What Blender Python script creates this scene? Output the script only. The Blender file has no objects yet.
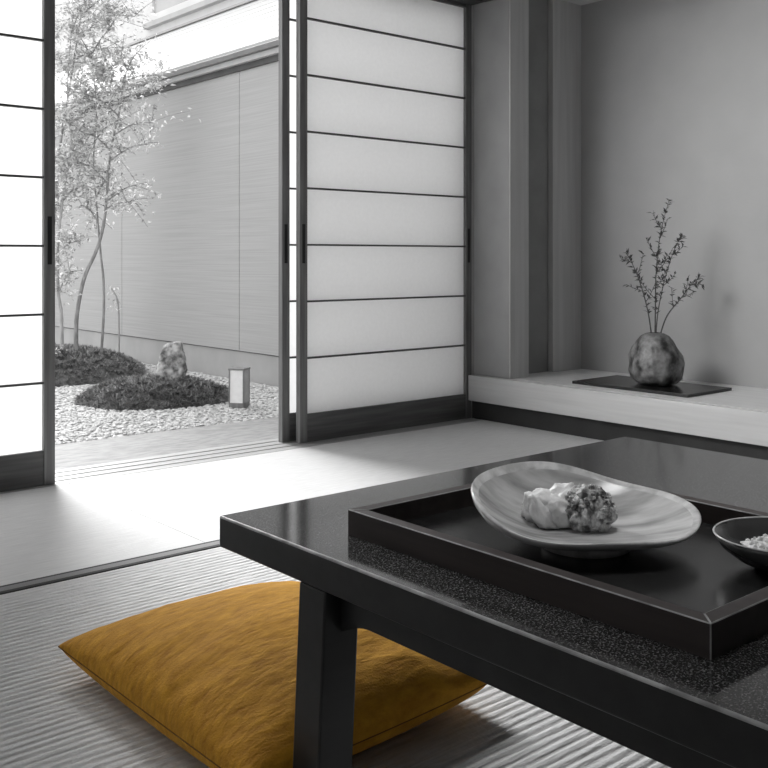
import bpy, bmesh, math, random
import numpy as np
from mathutils import Vector, Matrix, noise

random.seed(7)
S = bpy.context.scene
COL = S.collection
PI = math.pi
# World axes: X runs along the wall of sliding screens towards the alcove, Y runs out to the garden, Z is up.
HEAD = math.radians(49.65)
CH, SH = math.cos(HEAD), math.sin(HEAD)


def pl(l, d, z=0.0):
    """point in the room: d metres ahead of the sitting viewer, l metres to the right"""
    return Vector((d * CH + l * SH, d * SH - l * CH, z))


# ---------------------------------------------------------------- objects
def link(o, parent=None):
    COL.objects.link(o)
    if parent is not None:
        o.parent = parent
    return o


def empty(name, loc=(0, 0, 0), rz=0.0):
    o = bpy.data.objects.new(name, None)
    o.location = loc
    o.rotation_euler = (0, 0, rz)
    o.empty_display_size = 0.05
    return link(o)


def tag(o, label=None, cat=None, group=None, kind=None):
    if label:
        o['label'] = label
    if cat:
        o['category'] = cat
    if group:
        o['group'] = group
    if kind:
        o['kind'] = kind
    return o


def obj(name, bm, mats, parent=None, smooth=False, auto=None):
    me = bpy.data.meshes.new(name)
    bm.normal_update()
    bm.to_mesh(me)
    bm.free()
    if not isinstance(mats, (list, tuple)):
        mats = [mats]
    for m in mats:
        me.materials.append(m)
    if smooth:
        for p in me.polygons:
            p.use_smooth = True
    if auto:
        for p in me.polygons:
            p.use_smooth = True
        me.set_sharp_from_angle(angle=math.radians(auto))
    return link(bpy.data.objects.new(name, me), parent)


def pydata(name, verts, faces, mats, parent=None, smooth=False):
    me = bpy.data.meshes.new(name)
    me.from_pydata([tuple(v) for v in verts], [], [tuple(f) for f in faces])
    me.update()
    if not isinstance(mats, (list, tuple)):
        mats = [mats]
    for m in mats:
        me.materials.append(m)
    if smooth:
        for p in me.polygons:
            p.use_smooth = True
    return link(bpy.data.objects.new(name, me), parent)


# ---------------------------------------------------------------- shapes
def box(bm, x0, x1, y0, y1, z0, z1, bev=0.0, seg=2, bevmat=-1, mat=0):
    t = bmesh.new()
    bmesh.ops.create_cube(t, size=1.0)
    bmesh.ops.scale(t, vec=(x1 - x0, y1 - y0, z1 - z0), verts=t.verts)
    bmesh.ops.translate(t, vec=((x0 + x1) / 2, (y0 + y1) / 2, (z0 + z1) / 2), verts=t.verts)
    for f in t.faces:
        f.material_index = mat
    if bev > 0:
        bmesh.ops.bevel(t, geom=list(t.edges), offset=bev, segments=seg, profile=0.5,
                        affect='EDGES', material=bevmat)
    merge(bm, t)


def merge(bm, t):
    me = bpy.data.meshes.new('tmp')
    t.to_mesh(me)
    t.free()
    bm.from_mesh(me)
    bpy.data.meshes.remove(me)


def boxes(*args, **kw):
    bm = bmesh.new()
    for a in args:
        box(bm, *a, **kw)
    return bm


def prism(bm, pts, axis, a0, a1):
    """extrude a polygon; axis 'x': pts are (y,z), axis 'y': pts are (x,z)"""
    def mk(p, a):
        return (a, p[0], p[1]) if axis == 'x' else (p[0], a, p[1])
    v0 = [bm.verts.new(mk(p, a0)) for p in pts]
    v1 = [bm.verts.new(mk(p, a1)) for p in pts]
    n = len(pts)
    for i in range(n):
        bm.faces.new((v0[i], v0[(i + 1) % n], v1[(i + 1) % n], v1[i]))
    bm.faces.new(v0[::-1])
    bm.faces.new(v1)
    bmesh.ops.recalc_face_normals(bm, faces=bm.faces)


def tube_data(path, radii, n=7, V=None, F=None):
    V = [] if V is None else V
    F = [] if F is None else F
    path = [Vector(p) for p in path]
    up = Vector((0.31, 0.17, 0.93))
    base = len(V)
    for i, p in enumerate(path):
        t = (path[min(i + 1, len(path) - 1)] - path[max(i - 1, 0)]).normalized()
        a = t.cross(up)
        if a.length < 1e-3:
            a = t.cross(Vector((1, 0, 0)))
        a.normalize()
        b = t.cross(a)
        r = radii[i] if isinstance(radii, (list, tuple)) else radii
        for k in range(n):
            w = 2 * PI * k / n
            V.append(p + a * (r * math.cos(w)) + b * (r * math.sin(w)))
    for i in range(len(path) - 1):
        for k in range(n):
            k2 = (k + 1) % n
            F.append((base + i * n + k, base + i * n + k2, base + (i + 1) * n + k2, base + (i + 1) * n + k))
    F.append(tuple(base + k for k in range(n - 1, -1, -1)))
    F.append(tuple(base + (len(path) - 1) * n + k for k in range(n)))
    return V, F


def smooth_path(pts, sub=5):
    pts = [Vector(p) for p in pts]
    out = []
    for i in range(len(pts) - 1):
        p0 = pts[max(i - 1, 0)]
        p1, p2 = pts[i], pts[i + 1]
        p3 = pts[min(i + 2, len(pts) - 1)]
        for k in range(sub):
            t = k / sub
            out.append(0.5 * ((2 * p1) + (p2 - p0) * t + (2 * p0 - 5 * p1 + 4 * p2 - p3) * t * t
                              + (3 * p1 - p0 - 3 * p2 + p3) * t ** 3))
    out.append(pts[-1])
    return out


def lathe(profile, n=48, rfun=None, zfun=None, close=False):
    """profile = [(r,z)...] turned about Z; rfun(ang, r, z) bends the radius"""
    bm = bmesh.new()
    rings = []
    for (r, z) in profile:
        if r < 1e-6:
            rings.append([bm.verts.new((0, 0, z))])
            continue
        ring = []
        for k in range(n):
            a = 2 * PI * k / n
            rr = rfun(a, r, z) if rfun else r
            zz = zfun(a, r, z) if zfun else z
            ring.append(bm.verts.new((rr * math.cos(a), rr * math.sin(a), zz)))
        rings.append(ring)
    for A, B in zip(rings[:-1], rings[1:]):
        if len(A) == 1 and len(B) == 1:
            continue
        for k in range(n):
            k2 = (k + 1) % n
            if len(A) == 1:
                bm.faces.new((A[0], B[k], B[k2]))
            elif len(B) == 1:
                bm.faces.new((A[k], A[k2], B[0]))
            else:
                bm.faces.new((A[k], A[k2], B[k2], B[k]))
    bmesh.ops.recalc_face_normals(bm, faces=bm.faces)
    return bm


# ---------------------------------------------------------------- materials
def new_mat(name):
    m = bpy.data.materials.new(name)
    m.use_nodes = True
    nt = m.node_tree
    return m, nt, nt.nodes['Principled BSDF'], nt.nodes['Material Output']


def rgb(v):
    return (v, v, v, 1) if not isinstance(v, tuple) else (v[0], v[1], v[2], 1)


def mat(name, c0, c1=None, scale=(8, 8, 8), rough=0.6, bump=0.0, bump_scale=None, detail=4.0,
        spec=0.5, ior=1.45, contrast=(0.35, 0.65), coat=0.0, bdist=0.002, emis=None, sheen=0.0, rough2=None):
    """noise-mottled surface; scale is per axis in object space (stretch it for grain or brushing)"""
    m, nt, b, out = new_mat(name)
    N, L = nt.nodes, nt.links
    tc = N.new('ShaderNodeTexCoord')
    mp = N.new('ShaderNodeMapping')
    mp.inputs['Scale'].default_value = scale
    L.new(tc.outputs['Object'], mp.inputs['Vector'])
    nz = N.new('ShaderNodeTexNoise')
    nz.inputs['Scale'].default_value = 1.0
    nz.inputs['Detail'].default_value = detail
    L.new(mp.outputs['Vector'], nz.inputs['Vector'])
    cr = N.new('ShaderNodeValToRGB')
    cr.color_ramp.elements[0].position = contrast[0]
    cr.color_ramp.elements[1].position = contrast[1]
    cr.color_ramp.elements[0].color = rgb(c0)
    cr.color_ramp.elements[1].color = rgb(c1 if c1 is not None else c0)
    L.new(nz.outputs['Fac'], cr.inputs['Fac'])
    L.new(cr.outputs['Color'], b.inputs['Base Color'])
    b.inputs['Roughness'].default_value = rough
    b.inputs['Specular IOR Level'].default_value = spec
    b.inputs['IOR'].default_value = ior
    if coat:
        b.inputs['Coat Weight'].default_value = coat
        b.inputs['Coat Roughness'].default_value = 0.05
    if sheen:
        b.inputs['Sheen Weight'].default_value = sheen
    if bump:
        src = nz
        if bump_scale:
            mp2 = N.new('ShaderNodeMapping')
            mp2.inputs['Scale'].default_value = bump_scale
            L.new(tc.outputs['Object'], mp2.inputs['Vector'])
            src = N.new('ShaderNodeTexNoise')
            src.inputs['Scale'].default_value = 1.0
            src.inputs['Detail'].default_value = 4.0
            L.new(mp2.outputs['Vector'], src.inputs['Vector'])
        bp = N.new('ShaderNodeBump')
        bp.inputs['Strength'].default_value = bump
        bp.inputs['Distance'].default_value = bdist
        L.new(src.outputs['Fac'], bp.inputs['Height'])
        L.new(bp.outputs['Normal'], b.inputs['Normal'])
    return m


M = {}
M['stile'] = mat('dark_cedar', 0.14, 0.22, (60, 60, 3), 0.5, bump=0.15)
M['rail'] = mat('dark_cedar_board', 0.085, 0.14, (3, 60, 60), 0.5, bump=0.15)
M['muntin'] = mat('dark_muntin', 0.05, 0.08, (4, 60, 60), 0.5)
M['pull'] = mat('black_pull', 0.012, 0.02, rough=0.35)
M['header'] = mat('header_wood', 0.035, 0.06, (3, 40, 40), 0.5)
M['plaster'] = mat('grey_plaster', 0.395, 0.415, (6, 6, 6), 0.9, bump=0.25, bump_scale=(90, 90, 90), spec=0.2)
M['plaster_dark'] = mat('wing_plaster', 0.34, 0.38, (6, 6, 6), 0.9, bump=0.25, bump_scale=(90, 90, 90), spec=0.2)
M['shaded_side_plaster'] = mat('shaded_side_plaster', 0.26, 0.30, (6, 6, 6), 0.9, spec=0.2)  # plaster darkened to paint in the shade behind the wing wall
M['room'] = mat('room_plaster', 0.46, 0.52, (4, 4, 4), 0.9, spec=0.2)
M['ceiling'] = mat('ceiling_board', 0.38, 0.45, (2, 30, 30), 0.7)
M['alcove_ceiling'] = mat('pale_ceiling_board', 0.60, 0.66, (2, 30, 30), 0.7)
M['pillar'] = mat('planed_cedar_post', 0.48, 0.54, (40, 40, 1.5), 0.6)
M['beam'] = mat('pale_cypress', 0.58, 0.68, (40, 2.0, 40), 0.5, contrast=(0.3, 0.7))
M['alcove_top'] = mat('pale_cypress_board', 0.72, 0.80, (30, 1.6, 30), 0.45, contrast=(0.3, 0.7))
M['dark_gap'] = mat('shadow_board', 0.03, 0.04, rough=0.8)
M['sill'] = mat('sill_wood', 0.34, 0.42, (2, 50, 50), 0.5)
M['subfloor'] = mat('subfloor_board', 0.2, 0.25, (2, 20, 20), 0.8)
M['heri'] = mat('tatami_border_cloth', 0.045, 0.06, (300, 300, 300), 0.85, bump=0.3)
M['heri_mid'] = mat('tatami_border_stripe', 0.24, 0.28, (300, 300, 300), 0.85, bump=0.3)
M['paving'] = mat('pale_stone_paving', 0.24, 0.33, (14, 40, 14), 0.85, bump=0.6, bump_scale=(30, 90, 30), bdist=0.006)
M['ground'] = mat('gravel_bed', 0.36, 0.52, (45, 45, 45), 0.9, bump=0.8, bdist=0.01)
M['stone'] = mat('white_gravel', 0.42, 0.62, (30, 30, 30), 0.8)
M['moss'] = mat('moss', 0.08, 0.18, (22, 22, 22), 0.95, bump=1.0, bump_scale=(70, 70, 70), bdist=0.01, spec=0.1)
M['moss_tuft'] = mat('moss_tuft', 0.13, 0.38, (14, 14, 14), 0.9, spec=0.1)
M['rock'] = mat('garden_rock', 0.10, 0.55, (26, 26, 26), 0.9, bump=0.9, bump_scale=(45, 45, 45), bdist=0.012, detail=7)
M['bark'] = mat('grey_bark', 0.20, 0.34, (40, 40, 12), 0.85, bump=0.5)
M['bark_pale'] = mat('pale_bark', 0.32, 0.45, (40, 40, 12), 0.85, bump=0.5)
M['lan_frame'] = mat('lantern_frame', 0.16, 0.22, (40, 40, 5), 0.6)
M['lan_paper'] = mat('lantern_paper', 0.80, 0.86, (30, 30, 30), 0.8)
M['lan_side'] = mat('lantern_side', 0.30, 0.36, (30, 30, 30), 0.7)
M['siding'] = mat('brushed_wall_panel', 0.36, 0.41, (2.0, 1.2, 110), 0.8, bump=0.15, bump_scale=(4, 2.0, 160), spec=0.3)
M['plinth'] = mat('concrete_plinth', 0.37, 0.42, (5, 5, 5), 0.9, bump=0.2, bump_scale=(60, 60, 60))
M['eave_dark'] = mat('dark_backing_eave_shade', 0.05, 0.07, rough=0.6)  # backing in the panel joints, and the painted shade under the eave
M['eave_mid'] = mat('eave_fascia', 0.38, 0.42, rough=0.6)
M['gutter'] = mat('gutter_metal', 0.13, 0.16, rough=0.5)
M['roof'] = mat('white_roof_board', 0.43, 0.48, (1, 1, 80), 0.7)
M['housewhite'] = mat('white_render', 0.60, 0.64, (4, 4, 4), 0.9)
M['houseglass'] = mat('house_window_glass', 0.35, 0.45, (2, 2, 2), 0.15)
M['lacquer'] = mat('black_lacquer', 0.016, 0.022, (3, 40, 40), 0.32, spec=0.4)
M['edge_glint_wear'] = mat('worn_lacquer_glint', 0.22, 0.45, (30, 30, 30), 0.4)  # edge highlights painted on the bevels, together with lacquer wear
M['tray'] = mat('brown_lacquer', (0.030, 0.0235, 0.022), (0.046, 0.037, 0.035), (50, 3, 50), 0.38, spec=0.4)
M['tray_floor'] = mat('tray_floor_wood', 0.010, 0.032, (90, 4, 90), 0.24, bump=0.12, spec=0.45, contrast=(0.3, 0.7))
M['black_board'] = mat('black_lacquer_board', 0.016, 0.02, (5, 5, 5), 0.22, spec=0.5)
M['bowl'] = mat('dark_glazed_bowl', 0.03, 0.05, (20, 20, 20), 0.18, spec=0.6)
M['rice'] = mat('white_crumbs', 0.55, 0.85, (120, 120, 120), 0.6, bump=0.6)
M['food'] = mat('pale_food', 0.72, 0.90, (60, 60, 60), 0.45, bump=0.6, bump_scale=(160, 160, 160), bdist=0.003)
M['garnish'] = mat('chopped_garnish', 0.14, 0.75, (90, 90, 90), 0.5, bump=0.6, bdist=0.003, contrast=(0.4, 0.6))
M['stem'] = mat('twig_stem', 0.07, 0.11, (50, 50, 50), 0.8)
M['twig_leaf'] = mat('twig_leaf', 0.05, 0.12, (60, 60, 60), 0.7)


def paper_mat():
    m, nt, b, out = new_mat('washi_paper')
    N, L = nt.nodes, nt.links
    N.remove(b)
    d = N.new('ShaderNodeBsdfDiffuse')
    t = N.new('ShaderNodeBsdfTranslucent')
    mx = N.new('ShaderNodeMixShader')
    tc = N.new('ShaderNodeTexCoord')
    nz = N.new('ShaderNodeTexNoise')
    nz.inputs['Scale'].default_value = 60
    nz.inputs['Detail'].default_value = 5
    L.new(tc.outputs['Object'], nz.inputs['Vector'])
    cr = N.new('ShaderNodeValToRGB')
    cr.color_ramp.elements[0].color = (0.84, 0.84, 0.84, 1)
    cr.color_ramp.elements[1].color = (0.91, 0.91, 0.91, 1)
    L.new(nz.outputs['Fac'], cr.inputs['Fac'])
    L.new(cr.outputs['Color'], d.inputs['Color'])
    L.new(cr.outputs['Color'], t.inputs['Color'])
    mx.inputs['Fac'].default_value = 0.46
    L.new(d.outputs[0], mx.inputs[1])
    L.new(t.outputs[0], mx.inputs[2])
    L.new(mx.outputs[0], out.inputs['Surface'])
    return m


M['paper'] = paper_mat()


def leaf_mat(name, c0, c1, tr=0.45):
    m, nt, b, out = new_mat(name)
    N, L = nt.nodes, nt.links
    N.remove(b)
    d = N.new('ShaderNodeBsdfDiffuse')
    t = N.new('ShaderNodeBsdfTranslucent')
    mx = N.new('ShaderNodeMixShader')
    gm = N.new('ShaderNodeNewGeometry')
    cr = N.new('ShaderNodeValToRGB')
    cr.color_ramp.elements[0].color = rgb(c0)
    cr.color_ramp.elements[1].color = rgb(c1)
    L.new(gm.outputs['Random Per Island'], cr.inputs['Fac'])
    L.new(cr.outputs['Color'], d.inputs['Color'])
    L.new(cr.outputs['Color'], t.inputs['Color'])
    mx.inputs['Fac'].default_value = tr
    L.new(d.outputs[0], mx.inputs[1])
    L.new(t.outputs[0], mx.inputs[2])
    L.new(mx.outputs[0], out.inputs['Surface'])
    return m


M['leaf'] = leaf_mat('garden_leaf', 0.28, 0.85)
M['leaf_white'] = leaf_mat('white_petal', 0.6, 0.8)


def tatami_mat_material(name, c0, c1, dash=0.5):
    """rush weave: cords follow the mesh ridges, the warp gives short dashes along them"""
    m, nt, b, out = new_mat(name)
    N, L = nt.nodes, nt.links
    tc = N.new('ShaderNodeTexCoord')
    mp = N.new('ShaderNodeMapping')
    mp.inputs['Scale'].default_value = (14, 160, 20)
    L.new(tc.outputs['Object'], mp.inputs['Vector'])
    nz = N.new('ShaderNodeTexNoise')
    nz.inputs['Scale'].default_value = 1.0
    nz.inputs['Detail'].default_value = 5
    L.new(mp.outputs['Vector'], nz.inputs['Vector'])
    cr = N.new('ShaderNodeValToRGB')
    cr.color_ramp.elements[0].position = 0.3
    cr.color_ramp.elements[1].position = 0.7
    cr.color_ramp.elements[0].color = rgb(c0)
    cr.color_ramp.elements[1].color = rgb(c1)
    L.new(nz.outputs['Fac'], cr.inputs['Fac'])
    L.new(cr.outputs['Color'], b.inputs['Base Color'])
    b.inputs['Roughness'].default_value = 0.62
    b.inputs['Specular IOR Level'].default_value = 0.35
    mp2 = N.new('ShaderNodeMapping')
    mp2.inputs['Scale'].default_value = (110, 60, 1)
    L.new(tc.outputs['Object'], mp2.inputs['Vector'])
    vz = N.new('ShaderNodeTexNoise')
    vz.inputs['Scale'].default_value = 1.0
    vz.inputs['Detail'].default_value = 2
    L.new(mp2.outputs['Vector'], vz.inputs['Vector'])
    ad = N.new('ShaderNodeMath')
    ad.operation = 'ADD'
    L.new(vz.outputs['Fac'], ad.inputs[0])
    L.new(nz.outputs['Fac'], ad.inputs[1])
    bp = N.new('ShaderNodeBump')
    bp.inputs['Strength'].default_value = dash
    bp.inputs['Distance'].default_value = 0.003
    L.new(ad.outputs[0], bp.inputs['Height'])
    L.new(bp.outputs['Normal'], b.inputs['Normal'])
    return m


M['tatami'] = tatami_mat_material('rush_weave', 0.57, 0.76, 0.7)
M['tatami_far'] = tatami_mat_material('rush_weave_fine', 0.64, 0.74, 0.25)


def tabletop_material():
    m, nt, b, out = new_mat('speckled_black_lacquer')
    N, L = nt.nodes, nt.links
    tc = N.new('ShaderNodeTexCoord')
    nz = N.new('ShaderNodeTexNoise')
    nz.inputs['Scale'].default_value = 420
    nz.inputs['Detail'].default_value = 3
    L.new(tc.outputs['Object'], nz.inputs['Vector'])
    cr = N.new('ShaderNodeValToRGB')
    cr.color_ramp.elements[0].position = 0.52
    cr.color_ramp.elements[1].position = 0.78
    cr.color_ramp.elements[0].color = (0.018, 0.018, 0.018, 1)
    cr.color_ramp.elements[1].color = (0.36, 0.36, 0.36, 1)
    L.new(nz.outputs['Fac'], cr.inputs['Fac'])
    L.new(cr.outputs['Color'], b.inputs['Base Color'])
    b.inputs['Roughness'].default_value = 0.10
    b.inputs['IOR'].default_value = 1.68
    b.inputs['Specular IOR Level'].default_value = 0.5
    return m


M['tabletop'] = tabletop_material()


def cushion_material():
    m, nt, b, out = new_mat('ochre_suede')
    N, L = nt.nodes, nt.links
    tc = N.new('ShaderNodeTexCoord')
    mp = N.new('ShaderNodeMapping')
    mp.inputs['Rotation'].default_value = (0, 0, math.radians(-25))
    mp.inputs['Scale'].default_value = (26, 75, 40)
    L.new(tc.outputs['Object'], mp.inputs['Vector'])
    nz = N.new('ShaderNodeTexNoise')
    nz.inputs['Scale'].default_value = 1.0
    nz.inputs['Detail'].default_value = 6
    nz.inputs['Roughness'].default_value = 0.6
    L.new(mp.outputs['Vector'], nz.inputs['Vector'])
    fine = N.new('ShaderNodeTexNoise')
    fine.inputs['Scale'].default_value = 260
    fine.inputs['Detail'].default_value = 3
    L.new(tc.outputs['Object'], fine.inputs['Vector'])
    cr = N.new('ShaderNodeValToRGB')
    cr.color_ramp.elements[0].position = 0.3
    cr.color_ramp.elements[1].position = 0.72
    cr.color_ramp.elements[0].color = (0.40, 0.175, 0.012, 1)
    cr.color_ramp.elements[1].color = (0.68, 0.345, 0.032, 1)
    L.new(nz.outputs['Fac'], cr.inputs['Fac'])
    L.new(cr.outputs['Color'], b.inputs['Base Color'])
    b.inputs['Roughness'].default_value = 0.8
    b.inputs['Specular IOR Level'].default_value = 0.15
    b.inputs['Sheen Weight'].default_value = 0.25
    b.inputs['Sheen Tint'].default_value = (0.9, 0.6, 0.2, 1)
    ad = N.new('ShaderNodeMath')
    ad.operation = 'MULTIPLY_ADD'
    ad.inputs[1].default_value = 0.4
    L.new(fine.outputs['Fac'], ad.inputs[0])
    L.new(nz.outputs['Fac'], ad.inputs[2])
    bp = N.new('ShaderNodeBump')
    bp.inputs['Strength'].default_value = 0.55
    bp.inputs['Distance'].default_value = 0.006
    L.new(ad.outputs[0], bp.inputs['Height'])
    L.new(bp.outputs['Normal'], b.inputs['Normal'])
    return m


M['suede'] = cushion_material()
M['seam'] = mat('dark_ochre_seam', (0.13, 0.055, 0.006), (0.17, 0.075, 0.010), (60, 60, 60), 0.9)


def plate_material():
    m = mat('streaked_glaze', 0.27, 0.68, (7, 34, 14), 0.22, bump=0.2, spec=0.5, contrast=(0.32, 0.66), detail=6)
    return m


M['plate'] = plate_material()
M['plate_rim'] = mat('pale_glaze_rim', 0.45, 0.75, (40, 40, 40), 0.25)
M['vase'] = mat('mottled_stoneware', 0.025, 0.34, (19, 19, 19), 0.42, bump=0.7, bump_scale=(45, 45, 45), bdist=0.010,
                detail=8, contrast=(0.36, 0.70))

# ================================================================ ROOM
CEIL = 2.42
XL, YB = -1.35, -1.9          # left wall, wall behind the viewer
XR = 3.50                     # right wall plane (front of the alcove)


def struct(name, bm, m, label=None, parent=None, **kw):
    o = obj(name, bm, m, parent, **kw)
    if parent is None:
        tag(o, label, None, None, 'structure')
    return o


struct('floor', boxes((XL - .1, 4.3, YB - .1, 3.40, -0.20, -0.045)), M['subfloor'], 'boarded floor slab under the tatami mats')
struct('ceiling', boxes((XL - .1, 4.3, YB - .1, 3.62, CEIL, CEIL + .08)), M['ceiling'], 'wooden ceiling of the tatami room')
struct('wall_back', boxes((XL - .1, 4.3, YB - .1, YB, -.045, CEIL)), M['room'], 'grey plaster wall behind the viewer')
# left wall; large papered window added out of view to bring fill light
WZ0, WZ1, WY0, WY1 = 0.35, 2.0, 0.5, 2.5
struct('wall_left', boxes((XL - .1, XL, YB, WY0, -.045, CEIL), (XL - .1, XL, WY1, 3.62, -.045, CEIL),
                          (XL - .1, XL, WY0, WY1, -.045, WZ0), (XL - .1, XL, WY0, WY1, WZ1, CEIL)), M['room'],
       'grey plaster wall with an added papered window')
w1 = tag(empty('fill_window_1', (XL - .05, (WY0 + WY1) / 2, WZ0)), 'wide papered window added for fill light in the unseen left wall', None, None, 'structure')
hw, hh = (WY1 - WY0) / 2, WZ1 - WZ0
obj('window_frame', boxes((-.03, .03, -hw, -hw + .04, 0, hh), (-.03, .03, hw - .04, hw, 0, hh), (-.03, .03, -hw + .04, hw - .04, 0, .04),
                          (-.03, .03, -hw + .04, hw - .04, hh - .04, hh)), M['stile'], w1)
for k in range(1, 5):
    y = -hw + 2 * hw * k / 5
    obj('muntin', boxes((-.008, .022, y - .008, y + .008, .04, hh - .04)), M['stile'], w1)
obj('paper', boxes((-.011, -.0105, -hw + .04, hw - .04, .04, hh - .04)), M['paper'], w1)

# wall of sliding screens: sill with tracks, header, wall above
sill = struct('trim_1', boxes((XL, 3.75, 3.385, 3.40, -.045, 0.0), (XL, 3.75, 3.40, 3.60, -.045, -0.001),
                              (XL, 3.75, 3.444, 3.451, -.001, 0.001), (XL, 3.75, 3.509, 3.516, -.001, 0.001),
                              (XL, 3.75, 3.574, 3.62, -.1, 0.001)), M['sill'], 'pale wooden sill with three grooves for sliding screens')
HZ = 2.065
struct('trim_2', boxes((XL, 3.52, 3.375, 3.62, HZ, HZ + .10)), M['header'], 'dark wooden header above the sliding screens')
struct('wall_front', boxes((XL, 4.3, 3.44, 3.56, HZ + .10, CEIL), (3.5215, 4.3, 3.4605, 3.60, -.045, HZ + .10)), M['room'], 'grey plaster wall above the header')


def shoji(name, x0, x1, y, label, step=.2465):
    """sliding paper screen standing in a track, y is its middle"""
    W = x1 - x0
    e = tag(empty(name, (x0, y, -0.003)), label, None, None, 'structure')
    Tk = 0.030
    sw = 0.040
    b0, b1 = -Tk / 2, Tk / 2
    for xa in (0.0, W - sw):
        obj('stile', boxes((xa, xa + sw, b0, b1, 0, HZ + .004), bev=0.002), M['stile'], e)
    kp = obj('kick_panel', boxes((sw, W - sw, b0 + .004, b1 - .006, 0, .112)), M['rail'], e)
    obj('bottom_rail', boxes((sw, W - sw, b0 + .002, b1 - .002, 0.112, .124), bev=.001), M['rail'], e)
    obj('top_rail', boxes((sw, W - sw, b0 + .001, b1 - .001, HZ - .012, HZ + .003)), M['rail'], e)
    for k in range(1, 8):
        z = 0.121 + step * k
        obj('muntin', boxes((sw, W - sw, b0 + .003, b0 + .017, z - .004, z + .004)), M['muntin'], e)
    bm = bmesh.new()
    v = [bm.verts.new(p) for p in ((sw, b0 + .0175, .124), (W - sw, b0 + .0175, .124), (W - sw, b0 + .0175, HZ - .012), (sw, b0 + .0175, HZ - .012))]
    bm.faces.new(v)
    obj('paper', bm, M['paper'], e)
    for xc in (sw * .5, W - sw * .5):
        obj('finger_pull', boxes((xc - .008, xc + .008, b0 - .0012, b0 + .003, .78, .95), bev=.001), M['pull'], e)
    return e


shoji('door_1', 0.315, 1.366, 3.423, 'sliding paper screen on the left of the garden opening', .2415)
shoji('door_2', 2.42, 3.535, 3.545, 'rear sliding paper screen right of the opening, mostly hidden by the front one')
shoji('door_3', 2.468, 3.520, 3.480, 'front sliding paper screen right of the opening beside the alcove')
shoji('door_4', -0.69, 0.36, 3.480, 'sliding paper screen further left along the garden wall')
struct('wall_corner', boxes((XL, -0.69, 3.44, 3.56, 0.002, HZ)), M['room'], 'plaster wall left of the sliding screens')

# alcove (raised recess) on the right
AZ = 0.217
AY0, AY1 = 0.9, 3.300
AX = 4.14
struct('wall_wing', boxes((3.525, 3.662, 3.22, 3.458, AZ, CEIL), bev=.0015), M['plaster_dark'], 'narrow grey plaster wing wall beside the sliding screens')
struct('wall_alcove_side', boxes((3.662, AX, AY1, 3.458, AZ, 2.13)), M['shaded_side_plaster'], 'shaded side wall of the alcove')
struct('trim_5', boxes((3.527, 3.660, 3.212, 3.2195, AZ, CEIL)), M['pillar'], 'planed wooden facing on the end of the wing wall')
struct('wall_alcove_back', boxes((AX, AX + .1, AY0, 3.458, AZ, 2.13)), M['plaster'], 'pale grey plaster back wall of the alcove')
struct('wall_alcove_end', boxes((3.53, AX + .1, AY0 - .12, AY0, -.045, CEIL)), M['room'], 'end wall of the alcove out of view')
struct('wall_right', boxes((XR, XR + .1, YB, AY0 - .12, -.045, CEIL)), M['room'], 'grey plaster wall right of the alcove')
struct('trim_3', boxes((3.91, AX, 3.268, AY1, AZ, 2.13), bev=.002), M['pillar'], 'square wooden post in the corner of the alcove')
struct('ceiling_alcove', boxes((3.53, AX + .1, AY0, 3.458, 2.13, 2.16)), M['alcove_ceiling'], 'pale board ceiling of the alcove')
struct('trim_4', boxes((3.495, 3.525, AY0, 3.375, HZ, HZ + .10)), M['header'], 'dark wooden lintel along the front of the alcove')
struct('wall_alcove_top', boxes((3.505, 3.525, AY0, 3.44, HZ + .10, CEIL)), M['room'], 'plaster wall above the alcove lintel')
pf = tag(empty('floor_alcove', (3.49, (AY0 + AY1) / 2, 0)), 'pale wooden raised platform of the alcove', None, None, 'structure')
hy0, hy1 = AY0 - pf.location.y, 3.46 - pf.location.y
obj('front_beam', boxes((0, .030, hy0, hy1, .09, AZ), bev=.003), M['beam'], pf)
obj('platform_board', boxes((.046, .755, hy0, hy1, .17, AZ)), M['alcove_top'], pf)
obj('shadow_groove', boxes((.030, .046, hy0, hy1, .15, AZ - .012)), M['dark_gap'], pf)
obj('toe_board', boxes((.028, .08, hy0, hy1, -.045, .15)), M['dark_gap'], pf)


# ---------------------------------------------------------------- tatami mats
def ridged(x0, x1, y0, y1, pitch, amp, z):
    """woven rush surface: cords running along X as real ridges"""
    V, F = [], []
    seg = 6
    n = int((y1 - y0) / pitch) * seg
    ys = [y0 + (y1 - y0) * i / n for i in range(n + 1)]
    for i, y in enumerate(ys):
        ph = (i % seg) / seg
        zz = z - amp + amp * abs(math.sin(PI * ph)) ** 0.7
        V += [(x0, y, zz), (x1, y, zz)]
    for i in range(n):
        F.append((2 * i, 2 * i + 1, 2 * i + 3, 2 * i + 2))
    return V, F


def tatami(x0, x1, y0, y1, label, m, pitch, amp, heri=()):
    cx, cy = (x0 + x1) / 2, (y0 + y1) / 2
    e = tag(empty('tatami_mat', (cx, cy, -0.045)), label, 'mat', 'tatami mats on the floor')
    a, b, c, d = x0 - cx, x1 - cx, y0 - cy, y1 - cy
    obj('mat_core', boxes((a + .001, b - .001, c + .001, d - .001, 0, .040)), M['subfloor'], e)
    lo = c + (.055 if 'near' in heri else 0.002)
    hi = d - (.055 if 'far' in heri else 0.002)
    V, F = ridged(a + .0005, b - .0005, lo, hi, pitch, amp, 0.045)
    pydata('woven_rush', V, F, m, e, smooth=True)
    for w in heri:
        yy = (c, c + .055) if w == 'near' else (d - .055, d)
        h = obj('cloth_border', boxes((a, b, yy[0] + .0005, yy[1] - .0005, .040, .0465), bev=.001), M['heri'], e)
        my = (yy[0] + yy[1]) / 2
        obj('border_stripe', boxes((a, b, my - .014, my + .014, .0465, .047)), M['heri_mid'], h)
    return e


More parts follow.
